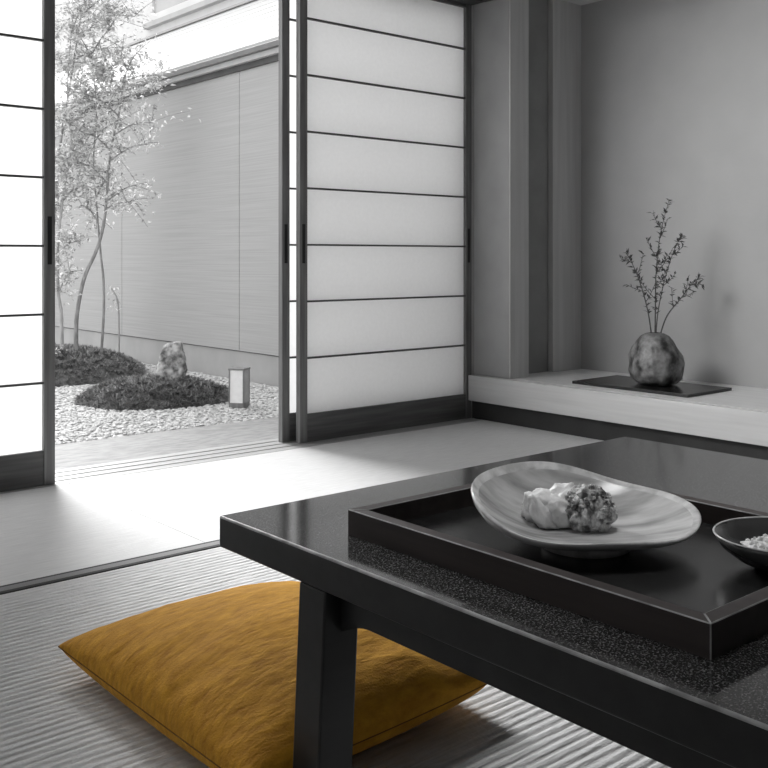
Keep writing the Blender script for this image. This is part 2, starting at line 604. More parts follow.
SX = 1.405
tatami(XL, SX - .0003, 2.43, 3.385, 'smooth pale tatami mat at the foot of the left paper screen', M['tatami_far'], .0105, .0008)
tatami(SX + .0003, 3.53, 2.43, 3.385, 'bright tatami mat just inside the garden opening', M['tatami_far'], .0105, .0008)
tatami(XL, 3.53, 0.60, 2.43 - .002, 'coarsely ribbed tatami mat with dark cloth border under the ochre cushion', M['tatami'], .0205, .0030, ('far',))
tatami(XL, 3.53, YB, 0.598, 'ribbed tatami mat under the near end of the table', M['tatami'], .0205, .0030)

# ================================================================ TABLE
TZ = 0.39
TX0, TX1, TY0, TY1 = 0.812, 1.885, -0.30, 1.362
tb = tag(empty('low_table', ((TX0 + TX1) / 2, (TY0 + TY1) / 2, 0)), 'low black lacquered table standing on tatami beside the ochre cushion', 'table')
ox, oy = tb.location.x, tb.location.y
bm = bmesh.new()
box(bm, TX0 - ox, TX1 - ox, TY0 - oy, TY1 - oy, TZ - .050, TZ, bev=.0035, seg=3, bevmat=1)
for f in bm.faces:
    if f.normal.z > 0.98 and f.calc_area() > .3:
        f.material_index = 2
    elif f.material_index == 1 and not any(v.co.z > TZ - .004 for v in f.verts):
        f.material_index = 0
obj('tabletop', bm, [M['lacquer'], M['edge_glint_wear'], M['tabletop']], tb)


def table_leg(cx, cy, lean):
    bm = bmesh.new()
    box(bm, -.031, .031, -.031, .031, 0, TZ - .050, bev=.003)
    for v in bm.verts:
        t = 1 - v.co.z / (TZ - .05)
        v.co.x += cx
        v.co.y += cy + lean * t
    return bm


LY = 1.112 - oy
for (lx, ly, le) in ((TX0 + .0315 - ox, LY, .022), (TX1 - .0315 - ox, LY, .022), (TX0 + .0315 - ox, TY0 + .257 - oy, -.022), (TX1 - .0315 - ox, TY0 + .257 - oy, -.022)):
    obj('leg', table_leg(lx, ly, le), M['lacquer'], tb)


def apron_profile(y0, y1):
    zt, zb, zl = TZ - .050, .299, .281
    pts = [(y0, zt), (y0, zl)]
    for i in range(9):
        w = i / 8 * PI / 2
        pts.append((y0 + .004 + .060 * i / 8, zl + (zb - zl) * math.sin(w)))
    for i in range(8, -1, -1):
        w = i / 8 * PI / 2
        pts.append((y1 - .004 - .060 * i / 8, zl + (zb - zl) * math.sin(w)))
    pts += [(y1, zl), (y1, zt)]
    return pts


for xa in (TX0 + .028, TX1 - .048):
    bm = bmesh.new()
    prism(bm, apron_profile(TY0 + .288 - oy, LY - .031), 'x', xa - ox, xa + .020 - ox)
    obj('apron', bm, M['lacquer'], tb)
for ya in (LY - .010, TY0 + .247 - oy):
    bm = boxes((TX0 + .063 - ox, TX1 - .063 - ox, ya, ya + .02, .29, TZ - .05))
    obj('end_rail', bm, M['lacquer'], tb)

# ---------------------------------------------------------------- serving tray
tr = tag(empty('serving_tray', (1.130, 0.846, TZ)), 'large dark brown rimmed tray lying on the black table', 'tray')
hx, hyy = .228, .299
obj('tray_floor', boxes((-hx + .008, hx - .008, -hyy + .008, hyy - .008, 0.0, .0075)), M['tray_floor'], tr)
rw, rh = .021, .0375


def rim_side(p):
    bm = bmesh.new()
    v0 = [bm.verts.new((x, y, 0.0)) for x, y in p]
    v1 = [bm.verts.new((x, y, rh)) for x, y in p]
    for i in range(4):
        j = (i + 1) % 4
        bm.faces.new((v0[i], v0[j], v1[j], v1[i]))
    bm.faces.new(v0[::-1])
    bm.faces.new(v1)
    bmesh.ops.recalc_face_normals(bm, faces=bm.faces)
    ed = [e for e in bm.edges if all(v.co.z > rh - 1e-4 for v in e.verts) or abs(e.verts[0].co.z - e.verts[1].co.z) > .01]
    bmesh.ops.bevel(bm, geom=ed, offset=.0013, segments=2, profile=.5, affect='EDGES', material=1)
    return bm


X, Y, xi, yi = hx, hyy, hx - rw, hyy - rw
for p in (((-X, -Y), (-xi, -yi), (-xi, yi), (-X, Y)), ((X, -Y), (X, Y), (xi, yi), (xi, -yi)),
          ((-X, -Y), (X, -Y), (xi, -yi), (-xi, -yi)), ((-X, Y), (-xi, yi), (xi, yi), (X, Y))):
    obj('tray_rim', rim_side(p), [M['tray'], M['edge_glint_wear']], tr)

# ---------------------------------------------------------------- big plate
TF = TZ + .0075            # tray floor
pc = pl(.282, 1.388, TF)
plate = tag(empty('shallow_plate', pc, HEAD - PI / 2), 'large uneven streaked grey plate on the brown tray', 'plate')
# local axes of the plate: +x to the viewer's right, +y away from the viewer


PF = .021


def plate_ring(a):
    ca, sa = math.cos(a), math.sin(a)
    rx, ry = .158, .142
    r = 1.0 / math.sqrt((ca / rx) ** 2 + (sa / ry) ** 2)
    r *= 1 + .025 * math.sin(2 * a + .8) + .012 * math.sin(3 * a + 2) + .008 * math.sin(5 * a)
    h = .0525 + .016 * sa - .012 * ca * .6 + .010 * max(0, math.sin(a - .9)) ** 2 + .003 * math.sin(4 * a + 1)
    if math.cos(a - 2.3) > 0:
        h += .012 * math.cos(a - 2.3) ** 2
    return r, h


def plate_bm():
    bm = bmesh.new()
    n = 96
    inner = [(0.0, 0.012), (.2, .0125), (.38, .015), (.55, .12), (.70, .32), (.84, .60), (.93, .84), (.985, 1.0)]
    outer = [(1.0, .97), (.985, .80), (.92, .52), (.80, .26), (.66, .07), (.50, .0), (.30, -.02)]
    rings = []
    for i, (t, hfrac) in enumerate(inner + outer):
        ins = i < len(inner)
        ring = []
        if t == 0:
            ring = [bm.verts.new((0, 0, PF))]
        else:
            for k in range(n):
                a = 2 * PI * k / n
                r, h = plate_ring(a)
                if ins:
                    z = PF + (h - PF) * (hfrac if hfrac > .1 else 0.0)
                else:
                    z = PF - .006 + (h - PF + .005) * max(hfrac, 0)
                w = .0025 * math.sin(3 * a + 5 * t) * t if ins else .0
                ring.append(bm.verts.new((r * t * math.cos(a), r * t * math.sin(a), z + w * .6)))
        rings.append(ring)
    for i, (A, B) in enumerate(zip(rings[:-1], rings[1:])):
        for k in range(n):
            k2 = (k + 1) % n
            f = bm.faces.new((A[0], B[k], B[k2]) if len(A) == 1 else (A[k], A[k2], B[k2], B[k]))
            f.material_index = 1 if i in (len(inner) - 1, len(inner) - 2) else 0
    bm.faces.new(rings[-1])
    bmesh.ops.recalc_face_normals(bm, faces=bm.faces)
    return bm


obj('dish', plate_bm(), [M['plate'], M['plate_rim']], plate, smooth=True)
foot = obj('foot_ring', lathe([(.052, .0155), (.060, .0155), (.062, .0), (.055, .0), (.052, .0155)], 48), M['plate_rim'], plate, smooth=True)
foot.location = (0, -.012, 0)


def lump(seed, rx, ry, rz, amp, fr, sub=5, zcut=None):
    bm = bmesh.new()
    bmesh.ops.create_icosphere(bm, subdivisions=sub, radius=1.0)
    for v in bm.verts:
        n = v.co.normalized()
        q = n * fr + Vector((seed, seed * 1.7, seed * .3))
        d = noise.fractal(q, 0.9, 2.1, 5) * amp + noise.noise(q * .5) * amp * .8
        v.co = Vector((n.x * rx, n.y * ry, n.z * rz)) * (1 + d)
        if zcut is not None and v.co.z < zcut:
            v.co.z = zcut
    return bm


def food_heap():
    """soft folded slices: several overlapping lobes"""
    bm = bmesh.new()
    rr = random.Random(5)
    for i, (x, y, z, sx, sy, sz, t) in enumerate([(-.012, .004, .016, .030, .028, .019, .3), (-.020, -.010, .012, .024, .020, .014, .8), (.004, .012, .020, .026, .022, .018, -.4),
                                                  (-.004, -.012, .017, .026, .018, .015, .2), (-.026, .010, .010, .018, .018, .012, .0), (.014, -.004, .016, .022, .024, .017, .5)]):
        t_ = lump(3.1 + i * 2.3, sx, sy, sz, .22, 2.2, 4)
        bmesh.ops.rotate(t_, cent=(0, 0, 0), matrix=Matrix.Rotation(t, 3, 'Y'), verts=t_.verts)
        bmesh.ops.translate(t_, vec=(x, y, z), verts=t_.verts)
        merge(bm, t_)
    for v in bm.verts:
        v.co.z = max(v.co.z, 0.0005)
    return bm


fl = pl(.249, 1.405, TF + PF + .0003)
f1 = obj('pale_food_heap', food_heap(), M['food'], smooth=True)
f1.location = fl
f1.scale = (1.12, 1.1, 1.4)
f1.rotation_euler = (0, 0, HEAD - PI / 2)
tag(f1, 'soft white heap of food on the left of the streaked plate', 'food')


def chunk_pile():
    bm = bmesh.new()
    rr = random.Random(11)
    core = lump(8.8, .033, .028, .027, .25, 2.5, 4)
    bmesh.ops.translate(core, vec=(0, 0, .018), verts=core.verts)
    merge(bm, core)
    for i in range(150):
        a, b = rr.uniform(0, 2 * PI), math.acos(rr.uniform(-.05, 1))
        p = Vector((.034 * math.sin(b) * math.cos(a), .029 * math.sin(b) * math.sin(a), .018 + .027 * math.cos(b)))
        t_ = bmesh.new()
        bmesh.ops.create_icosphere(t_, subdivisions=1, radius=rr.uniform(.002, .0055))
        for v in t_.verts:
            v.co *= rr.uniform(.75, 1.3)
        bmesh.ops.scale(t_, vec=(rr.uniform(.6, 1.4), rr.uniform(.6, 1.4), rr.uniform(.5, 1.1)), verts=t_.verts)
        bmesh.ops.translate(t_, vec=p, verts=t_.verts)
        merge(bm, t_)
    for v in bm.verts:
        v.co.z = max(v.co.z, 0.0005)
    return bm


f2 = obj('chopped_food_mound', chunk_pile(), M['garnish'])
f2.location = pl(.289, 1.385, TF + PF + .0003)
f2.scale = (1.0, 1.05, 1.3)
f2.rotation_euler = (0, 0, HEAD - PI / 2)
tag(f2, 'rough chopped dark and pale mound of food right of the white heap', 'food')

# ---------------------------------------------------------------- small bowl
bp = pl(.519, 1.265, TF)
bw = tag(empty('small_bowl', bp, HEAD - PI / 2), 'small dark glazed bowl on the near end of the tray', 'bowl')
wob = lambda a, r, z: r * (1 + .03 * math.sin(2 * a + 1) * (z / .05))
obj('bowl_body', lathe([(0, .004), (.030, .004), (.033, 0), (.038, .0), (.042, .006), (.062, .014), (.080, .028), (.0895, .045), (.0875, .0455),
                        (.076, .030), (.058, .018), (.034, .0125), (0, .011)], 64, wob), M['bowl'], bw, smooth=True)
obj('bowl_rim', lathe([(.0880, .0448), (.0900, .0455), (.0892, .0468), (.0875, .0465), (.0872, .0455), (.0880, .0448)], 64, wob), M['plate_rim'], bw, smooth=True)


def crumbs():
    bm = bmesh.new()
    rr = random.Random(3)
    core = lump(1.7, .052, .045, .014, .2, 2.5, 4)
    bmesh.ops.translate(core, vec=(-.002, 0, .020), verts=core.verts)
    merge(bm, core)
    for i in range(120):
        a, r = rr.uniform(0, 2 * PI), .048 * math.sqrt(rr.random())
        t_ = bmesh.new()
        bmesh.ops.create_icosphere(t_, subdivisions=1, radius=rr.uniform(.002, .0042))
        bmesh.ops.scale(t_, vec=(rr.uniform(.7, 1.6), rr.uniform(.6, 1.2), rr.uniform(.6, 1)), verts=t_.verts)
        bmesh.ops.translate(t_, vec=(-.002 + r * math.cos(a), r * math.sin(a) * .95, .021 + .013 * math.sqrt(max(0, 1 - (r / .055) ** 2))), verts=t_.verts)
        merge(bm, t_)
    for v in bm.verts:
        q = math.hypot(v.co.x, v.co.y)
        v.co.z = max(v.co.z, .0118 + .35 * max(0, q - .03))
    return bm


cr_ = obj('white_crumbs', crumbs(), M['rice'])
cr_.location = bp + Vector((0, 0, .004))
cr_.rotation_euler = (0, 0, HEAD - PI / 2)
tag(cr_, 'white crumbly food inside the small dark bowl', 'food', None, 'stuff')

# ================================================================ CUSHION
cu = tag(empty('floor_cushion', (1.002, 1.517, 0)), 'flat square ochre suede floor cushion on the tatami', 'cushion')
CC = {(-1, 1): (.744, 1.842), (1, 1): (1.305, 1.822), (1, -1): (1.262, 1.195), (-1, -1): (.749, 1.176)}


def cushion_xy(u, v):
    """four soft corners; the sides draw in a little between them"""
    x = y = 0
    uu, vv = u * (1 - .030 * (1 - v * v)), v * (1 - .022 * (1 - u * u))
    for (su, sv), (cx, cy) in CC.items():
        w = (1 + su * uu) * (1 + sv * vv) / 4
        x += w * (cx - 1.002)
        y += w * (cy - 1.517)
    return x, y


def seam_z(u, v):
    c = max(abs(u), abs(v))
    return .046 + .009 * (u * u * v * v)


def cushion_bm():
    bm = bmesh.new()
    n = 90
    def P(t):
        return math.copysign(1 - (1 - abs(t)) ** 1.35, t)
    top, bot = {}, {}
    for i in range(n + 1):
        for j in range(n + 1):
            u, v = P(2 * i / n - 1), P(2 * j / n - 1)
            x, y = cushion_xy(u, v)
            sz = seam_z(u, v)
            e = max(0.0, (1 - u * u) * (1 - v * v))
            prof = e ** .42
            q = Vector((x * 9, y * 9, 0))
            wr = noise.fractal(Vector((x * 7 + y * 3, y * 16 - x * 4, 1.3)), 1.0, 2.0, 4) * .0035
            edge = math.exp(-((1 - max(abs(u), abs(v))) / .12) ** 2)
            along = x if abs(v) > abs(u) else y
            gather = .0028 * math.sin(along * 95 + 4 * noise.noise(Vector((x * 6, y * 6, 2)))) * edge * min(1, e * 14)
            z = sz + .105 * prof + (wr + gather) * min(1, e * 6)
            border = i in (0, n) or j in (0, n)
            tv = bm.verts.new((x, y, z if not border else sz))
            top[i, j] = tv
            if border:
                bot[i, j] = tv
            else:
                zb = max(.0005, sz - .052 * e ** .24)
                bot[i, j] = bm.verts.new((x * .985, y * .985, zb))
    for i in range(n):
        for j in range(n):
            bm.faces.new((top[i, j], top[i + 1, j], top[i + 1, j + 1], top[i, j + 1]))
            f = (bot[i, j], bot[i, j + 1], bot[i + 1, j + 1], bot[i + 1, j])
            try:
                bm.faces.new(f)
            except ValueError:
                pass
    return bm


obj('cover', cushion_bm(), M['suede'], cu, smooth=True)
path = []
for s in range(4):
    for k in range(40):
        t = -1 + 2 * k / 40
        u, v = ((t, -1), (1, t), (-t, 1), (-1, -t))[s]
        x, y = cushion_xy(u, v)
        path.append(Vector((x * .998, y * .998, seam_z(u, v) - .001)))
path.append(path[0].copy())
V, F = tube_data(path, .0014, 6)
pydata('seam', V, F, M['seam'], cu, smooth=True)

# ================================================================ ALCOVE DISPLAY
bd = obj('display_board', boxes((-.172, .172, -.305, .305, 0, .013), bev=.0015), M['black_board'])
bd.location = (3.79, 2.605, AZ)
tag(bd, 'flat black lacquered board under the stone vase', 'board')
vz = AZ + .013
vp = Vector((3.80, 2.585, vz))
vase = obj('stone_vase', lathe([(0, .0), (.050, .0), (.085, .006), (.108, .028), (.118, .062), (.120, .095), (.114, .130), (.100, .166), (.080, .198), (.060, .220),
                               (.042, .231), (.032, .233), (.027, .229), (.026, .200), (.030, .150), (0, .12)], 96,
                               lambda a, r, z: r * (1 + (.10 * math.cos(a - (HEAD - PI / 2) + .25) * (1 - z / .16) if r > .035 else 0)
                                                    + (.11 * noise.fractal(Vector((math.cos(a) * 1.5, math.sin(a) * 1.5, z * 13)), .9, 2.1, 6) if r > .045 else 0))),
           M['vase'], smooth=True)
vase.location = vp
vase.scale = (.99, .99, 1.0)
tag(vase, 'mottled stone shaped vase standing on the black alcove board', 'vase')
A2 = HEAD - PI / 2
RX, RY = Vector((math.cos(A2), math.sin(A2), 0)), Vector((-math.sin(A2), math.cos(A2), 0))


def leaf_card(V, F, p, dirv, up, ln, wd, fold=.25):
    dirv = dirv.normalized()
    side = dirv.cross(up)
    if side.length < 1e-3:
        side = dirv.cross(Vector((1, 0, 0)))
    side.normalize()
    nrm = side.cross(dirv)
    b = len(V)
    V += [p, p + dirv * ln * .4 + side * wd * .5 + nrm * wd * fold, p + dirv * ln - nrm * ln * .12, p + dirv * ln * .4 - side * wd * .5 + nrm * wd * fold, p + dirv * ln * .5]
    F += [(b, b + 1, b + 4), (b + 1, b + 2, b + 4), (b, b + 4, b + 3), (b + 4, b + 2, b + 3)]


def twig(pts, label, side_twigs, nleaf, seed, r0=.0036):
    """pts: (right, away, up) metres from the vase mouth"""
    rr = random.Random(seed)
    mouth = vp + Vector((0, 0, .2))
    e = tag(empty('leafy_twig', mouth), label, 'twig', 'twigs in the stone vase')
    W = lambda p: RX * p[0] + RY * p[1] + Vector((0, 0, p[2]))
    main = smooth_path([W(p) for p in pts], 8)
    n = len(main)
    V, F = tube_data(main, [r0 * (1 - .75 * i / n) for i in range(n)], 6)
    twigs = [main[n // 6:], main[n // 6:]]
    for (frac, dx, dy, dz) in side_twigs:
        i = int(frac * (n - 1))
        s = main[i]
        t = smooth_path([s, s + W((dx * .5, dy * .5, dz * .42)), s + W((dx, dy, dz))], 6)
        tube_data(t, [.0018 * (1 - .6 * k / len(t)) for k in range(len(t))], 5, V, F)
        twigs.append(t)
    pydata('stem', V, F, M['stem'], e, smooth=True)
    V, F = [], []
    tot = sum(len(t) for t in twigs)
    for t in twigs:
        for k in range(max(3, int(nleaf * len(t) / tot))):
            q = rr.uniform(.1, 1) * (len(t) - 1)
            i = min(int(q), len(t) - 2)
            p = t[i].lerp(t[i + 1], q - i)
            d = (t[i + 1] - t[i]).normalized()
            o = Vector((rr.gauss(0, 1), rr.gauss(0, 1), rr.gauss(.1, .6)))
            o = (o - d * o.dot(d)).normalized()
            leaf_card(V, F, p, d * rr.uniform(.35, .9) + o, Vector((rr.gauss(0, .6), rr.gauss(0, .6), 1)), rr.uniform(.017, .034), rr.uniform(.007, .011))
    pydata('leaves', V, F, M['twig_leaf'], e)


twig([(0, 0, -.02), (.002, .0, .12), (.008, .01, .30), (.025, .0, .48), (.062, -.01, .635)], 'tallest upright leafy twig in the middle of the stone vase',
     [(.35, -.075, .02, .10), (.5, .07, -.03, .12), (.62, -.055, -.02, .09), (.72, .045, .03, .09), (.42, .06, .05, .08), (.8, -.04, .0, .07)], 200, 1)
twig([(-.010, .004, -.02), (-.030, .0, .12), (-.062, .01, .25), (-.100, .02, .35), (-.128, .02, .395)], 'leafy twig leaning left out of the stone vase',
     [(.45, -.07, .02, .03), (.6, .02, -.03, .10), (.35, .045, .0, .09), (.75, -.05, .0, .02)], 95, 2)
twig([(.012, -.004, -.02), (.050, .0, .10), (.115, -.01, .19), (.165, .0, .25), (.205, .01, .285)], 'leafy twig leaning right out of the stone vase',
     [(.5, .07, .02, .03), (.62, .015, .0, .075), (.4, .0, .03, .085), (.75, .055, .0, .0)], 95, 3)
twig([(.004, .01, -.02), (.02, .02, .13), (.055, .03, .28), (.10, .04, .41), (.135, .04, .47)], 'leafy twig rising just right of the tallest one in the vase',
     [(.45, .06, .0, .06), (.55, -.035, .02, .09), (.7, .05, .0, .04)], 95, 4, .003)

# ================================================================ GARDEN
GZ = -0.06
struct('ground', boxes((-6, 3.70, 4.385, 14, GZ - .15, GZ)), M['ground'], 'bed of pale gravel in the courtyard garden')
struct('path', boxes((-6, 3.70, 3.62, 4.385, GZ - .15, GZ + .008), bev=.004), M['paving'], 'pale stone paving strip outside the screens')


def mound_h(l, d, cl, cd, rl, rd, h):
    q = ((l - cl) / rl) ** 2 + ((d - cd) / rd) ** 2
    return h * (1 - q) ** .62 if q < 1 else 0


MOUNDS = [(-1.385, 5.93, .475, .40, .135), (-2.36, 7.12, .62, .62, .215)]


def ground_z(l, d):
    return GZ + max(mound_h(l, d, *m) for m in MOUNDS)


ICO = bmesh.new()
bmesh.ops.create_icosphere(ICO, subdivisions=1, radius=1)
IV = np.array([v.co[:] for v in ICO.verts])
IF = np.array([[v.index for v in f.verts] for f in ICO.faces])
ICO.free()


def gravel():
    rng = np.random.default_rng(4)
    V, F, base = [], [], 0
    count = 0
    while count < 15000:
        d = rng.uniform(4.4, 9.2)
        l = rng.uniform(-3.2, -.5)
        p = pl(l, d)
        if not (4.40 < p.y < 9.0 and p.x < 3.68 and p.x > .6):
            continue
        if d > 6.2 and rng.random() > (6.2 / d) ** 3:
            continue
        if ground_z(l, d) > GZ + .02:
            continue
        s = rng.uniform(.006, .0135)
        q = IV * (1 + rng.uniform(-.22, .22, (len(IV), 1))) * np.array([s * rng.uniform(.8, 1.5), s, s * rng.uniform(.45, .75)])
        a = rng.uniform(0, 2 * PI)
        c, sn = math.cos(a), math.sin(a)
        q = np.column_stack([q[:, 0] * c - q[:, 1] * sn + p.x, q[:, 0] * sn + q[:, 1] * c + p.y, q[:, 2] + GZ + s * .35])
        V.append(q)
        F.append(IF + base)
        base += len(IV)
        count += 1
    return np.vstack(V), np.vstack(F)


V, F = gravel()
g = pydata('gravel', V.tolist(), F.tolist(), M['stone'], smooth=False)
tag(g, 'loose pale gravel covering the courtyard ground', 'gravel', None, 'stuff')


def moss_mound(cl, cd, rl, rd, h, label, ntuft, seed):
    c = pl(cl, cd, GZ)
    e = tag(empty('moss_mound', c, A2), label, 'moss', 'moss mounds in the gravel')
    bm = bmesh.new()
    nr, na = 26, 96
    prev = None
    cen = bm.verts.new((0, 0, h + .01))
    for i in range(1, nr + 1):
        t = i / nr
        ring = []
        for k in range(na):
            a = 2 * PI * k / na
            wv = 1 + .05 * math.sin(3 * a + seed) + .03 * math.sin(7 * a + 2 * seed)
            x, y = rl * t * math.cos(a) * wv, rd * t * math.sin(a) * wv
            z = h * max(0, 1 - t * t) ** .62
            z += .018 * noise.fractal(Vector((x * 14, y * 14, seed)), 1, 2, 4) * (1 - t ** 6)
            ring.append(bm.verts.new((x, y, max(z, -.01) if t < 1 else -.01)))
        for k in range(na):
            k2 = (k + 1) % na
            bm.faces.new((cen, ring[k], ring[k2]) if prev is None else (prev[k], ring[k], ring[k2], prev[k2]))
        prev = ring
    obj('mound', bm, M['moss'], e, smooth=True)
    rr = random.Random(seed)
    V, F = [], []
    for i in range(ntuft):
        t = math.sqrt(rr.random()) * .99
        a = rr.uniform(0, 2 * PI)
        wv = 1 + .05 * math.sin(3 * a + seed) + .03 * math.sin(7 * a + 2 * seed)
        x, y = rl * t * math.cos(a) * wv, rd * t * math.sin(a) * wv
        z = h * max(0, 1 - t * t) ** .62
        for k in range(3):
            d = Vector((rr.gauss(0, 1) + x * 1.2, rr.gauss(0, 1) + y * 1.2, rr.uniform(.2, 1.4)))
            leaf_card(V, F, Vector((x, y, z - .004)), d, Vector((0, 0, 1)), rr.uniform(.02, .042), rr.uniform(.006, .011))
    pydata('foliage', V, F, M['moss_tuft'], e)
    return e


moss_mound(*MOUNDS[0], 'low dark moss mound with the upright rock on it', 3600, 1)
moss_mound(*MOUNDS[1], 'further dark moss mound with the slender trees growing from it', 3600, 2)

# upright rock: slanting left face, steep right face, blunt top
rb = bmesh.new()
bmesh.ops.create_icosphere(rb, subdivisions=5, radius=1.0)
for v in rb.verts:
    n = v.co.normalized()
    m = max(abs(n.x), abs(n.y), abs(n.z))
    n2 = n.lerp(n / m, .45)
    t = min(1, max(0, (n2.z + 1) / 2))
    left, right = -.130 + .096 * t, .098 - .018 * t
    x = (left + right) / 2 + n2.x * (right - left) / 2 * .98
    y = n2.y * (.085 - .03 * t)
    z = n2.z * .128 + .112 + .018 * n2.x * t
    q = Vector((x * 14, y * 14, z * 14 + 3))
    d = .016 * noise.fractal(q, .9, 2.1, 6) + .012 * noise.noise(q * .6 + Vector((3, 1, 7)))
    v.co = Vector((x, y, max(z, 0))) + n * d
    v.co.z = max(v.co.z, 0)
rk = obj('garden_rock', rb, M['rock'], smooth=True)
rk.location = pl(-1.296, 5.98, GZ + .118)
rk.rotation_euler = (0, 0, A2)
tag(rk, 'upright rough grey rock on the nearer moss mound', 'rock')

# lantern
ln = tag(empty('garden_lantern', pl(-.828, 5.62, GZ), A2 + math.radians(-14)), 'short square paper garden lantern standing on gravel', 'lantern')
w, hL = .046, .232
obj('base', boxes((-w, w, -w, w, 0, .036), bev=.002), M['lan_frame'], ln)
for sx in (-1, 1):
    for sy in (-1, 1):
        x, y = sx * (w - .0035), sy * (w - .0035)
        obj('post', boxes((x - .0035, x + .0035, y - .0035, y + .0035, .036, hL - .010)), M['lan_frame'], ln)
obj('paper_shade', boxes((-w + .004, w - .008, -w + .004, w - .004, .036, hL - .010)), M['lan_paper'], ln)
obj('side_board', boxes((w - .008, w - .002, -w + .007, w - .007, .036, hL - .010)), M['lan_side'], ln)
obj('cap', boxes((-w - .003, w + .003, -w - .003, w + .003, hL - .010, hL), bev=.001), M['lan_frame'], ln)


# trees
def tree(pts, branches, nleaf, label, seed, r0=.017, bark='bark', spread=.13, leaf=(.028, .05)):
    """pts (l, d, z) of the trunk, branches (fraction up the trunk, dl, dd, dz)"""
    rr = random.Random(seed)
    P0 = pl(pts[0][0], pts[0][1], ground_z(pts[0][0], pts[0][1]) - .01)
    e = tag(empty('slender_tree', P0), label, 'tree', 'slender trees on the moss mound')
    W = lambda p: pl(p[0], p[1], p[2]) - P0
    pp = [W(p) for p in pts]
    pp[0] = Vector((0, 0, 0))
    main = smooth_path(pp, 8)
    n = len(main)
    V, F = tube_data(main, [r0 * (1 - .72 * i / n) for i in range(n)], 8)
    pydata('trunk', V, F, M[bark], e, smooth=True)
    V, F, segs = [], [], []
    for (fr, dl, dd, dz) in branches:
        i = int(fr * (n - 1))
        s = main[i]
        dv = pl(dl, dd, dz)
        t = smooth_path([s, s + dv * .5 + Vector((0, 0, .03)), s + dv], 6)
        tube_data(t, [.006 * (1 - .7 * k / len(t)) for k in range(len(t))], 5, V, F)
        segs.append(t)
        for k in range(9):
            j = rr.randint(1, len(t) - 1)
            dv2 = Vector((rr.gauss(0, spread), rr.gauss(0, spread), rr.gauss(.03, spread * .7)))
            t2 = smooth_path([t[j], t[j] + dv2 * .5 + Vector((0, 0, .01)), t[j] + dv2], 4)
            tube_data(t2, [.0028, .0027, .0026, .0024, .0022, .002, .0018, .0016, .0014][:len(t2)], 4, V, F)
            segs.append(t2)
    pydata('branches', V, F, M[bark], e, smooth=True)
    V, F = [], []
    for k in range(nleaf):
        t = rr.choice(segs)
        q = rr.uniform(.15, 1) * (len(t) - 1)
        i = min(int(q), len(t) - 2)
        p = t[i].lerp(t[i + 1], q - i) + Vector((rr.gauss(0, .028), rr.gauss(0, .028), rr.gauss(0, .028)))
        d = Vector((rr.gauss(0, 1), rr.gauss(0, 1), rr.gauss(-.1, .6)))
        leaf_card(V, F, p, d, Vector((rr.gauss(0, .7), rr.gauss(0, .7), 1)), rr.uniform(*leaf), rr.uniform(.014, .022))
    pydata('leaves', V, F, M['leaf'], e)
    return e


tree([(-2.195, 7.0, .09), (-2.19, 7.0, .386), (-2.139, 7.0, .65), (-2.046, 7.0, .864), (-1.996, 7.0, 1.057), (-1.975, 7.0, 1.263), (-1.953, 7.02, 1.57), (-1.90, 7.05, 1.855), (-1.87, 7.05, 2.1)],
     [(.60, .30, -.05, .13), (.57, .24, .05, .03), (.72, .27, .0, .12), (.80, .26, .05, .10), (.90, .22, -.05, .10), (.97, .26, .05, .06), (.98, .10, .0, .22),
      (.66, -.22, .0, .16), (.76, -.25, .06, .15), (.86, -.24, -.05, .15), (.95, -.22, .0, .2)], 2000,
     'slender curved tree bending right with leafy side branches', 21)
tree([(-2.03, 7.05, .10), (-2.012, 7.05, .42), (-2.015, 7.05, .65), (-2.035, 7.06, .815), (-2.07, 7.08, 1.15), (-2.10, 7.1, 1.5), (-2.08, 7.1, 1.9), (-2.12, 7.1, 2.3)],
     [(.55, -.14, .05, .12), (.62, .12, .0, .16), (.7, -.20, .0, .15), (.78, .18, .0, .14), (.86, -.2, .05, .15), (.92, .2, .0, .15), (.98, -.12, .0, .2), (.99, .16, .0, .2)], 1200,
     'thin straight tree rising close behind the curved trunk', 22, r0=.011)
tree([(-2.28, 6.95, .06), (-2.285, 6.95, .41), (-2.305, 6.95, .55), (-2.31, 6.95, .86), (-2.27, 6.95, 1.25), (-2.22, 6.96, 1.6), (-2.25, 6.98, 2.0), (-2.22, 7.0, 2.5)],
     [(.30, .10, .0, .16), (.36, -.12, .0, .14), (.42, .14, .0, .10), (.5, -.14, .0, .14), (.56, .15, .05, .12), (.64, -.15, .0, .15), (.7, .18, .0, .15), (.78, -.16, .0, .15), (.84, .24, .0, .16),
      (.9, -.15, .0, .16), (.95, .28, .0, .12), (.98, .12, .0, .25)], 3000,
     'pale barked leafy tree standing nearest the left paper screen', 23, r0=.014, bark='bark_pale')
tree([(-2.48, 7.15, .10), (-2.46, 7.15, .6), (-2.40, 7.15, 1.1), (-2.36, 7.15, 1.6), (-2.28, 7.15, 2.1), (-2.2, 7.15, 2.6)],
     [(.45, .16, .0, .1), (.55, .2, .0, .14), (.65, .24, .0, .12), (.72, .3, .0, .16), (.8, -.1, .0, .2), (.85, .34, .0, .1), (.9, .3, .0, .22), (.95, .4, .0, .05), (.98, .3, .0, .2), (.99, -.05, .0, .25)], 3000,
     'tall dense tree with bright foliage behind the left paper screen edge', 24)

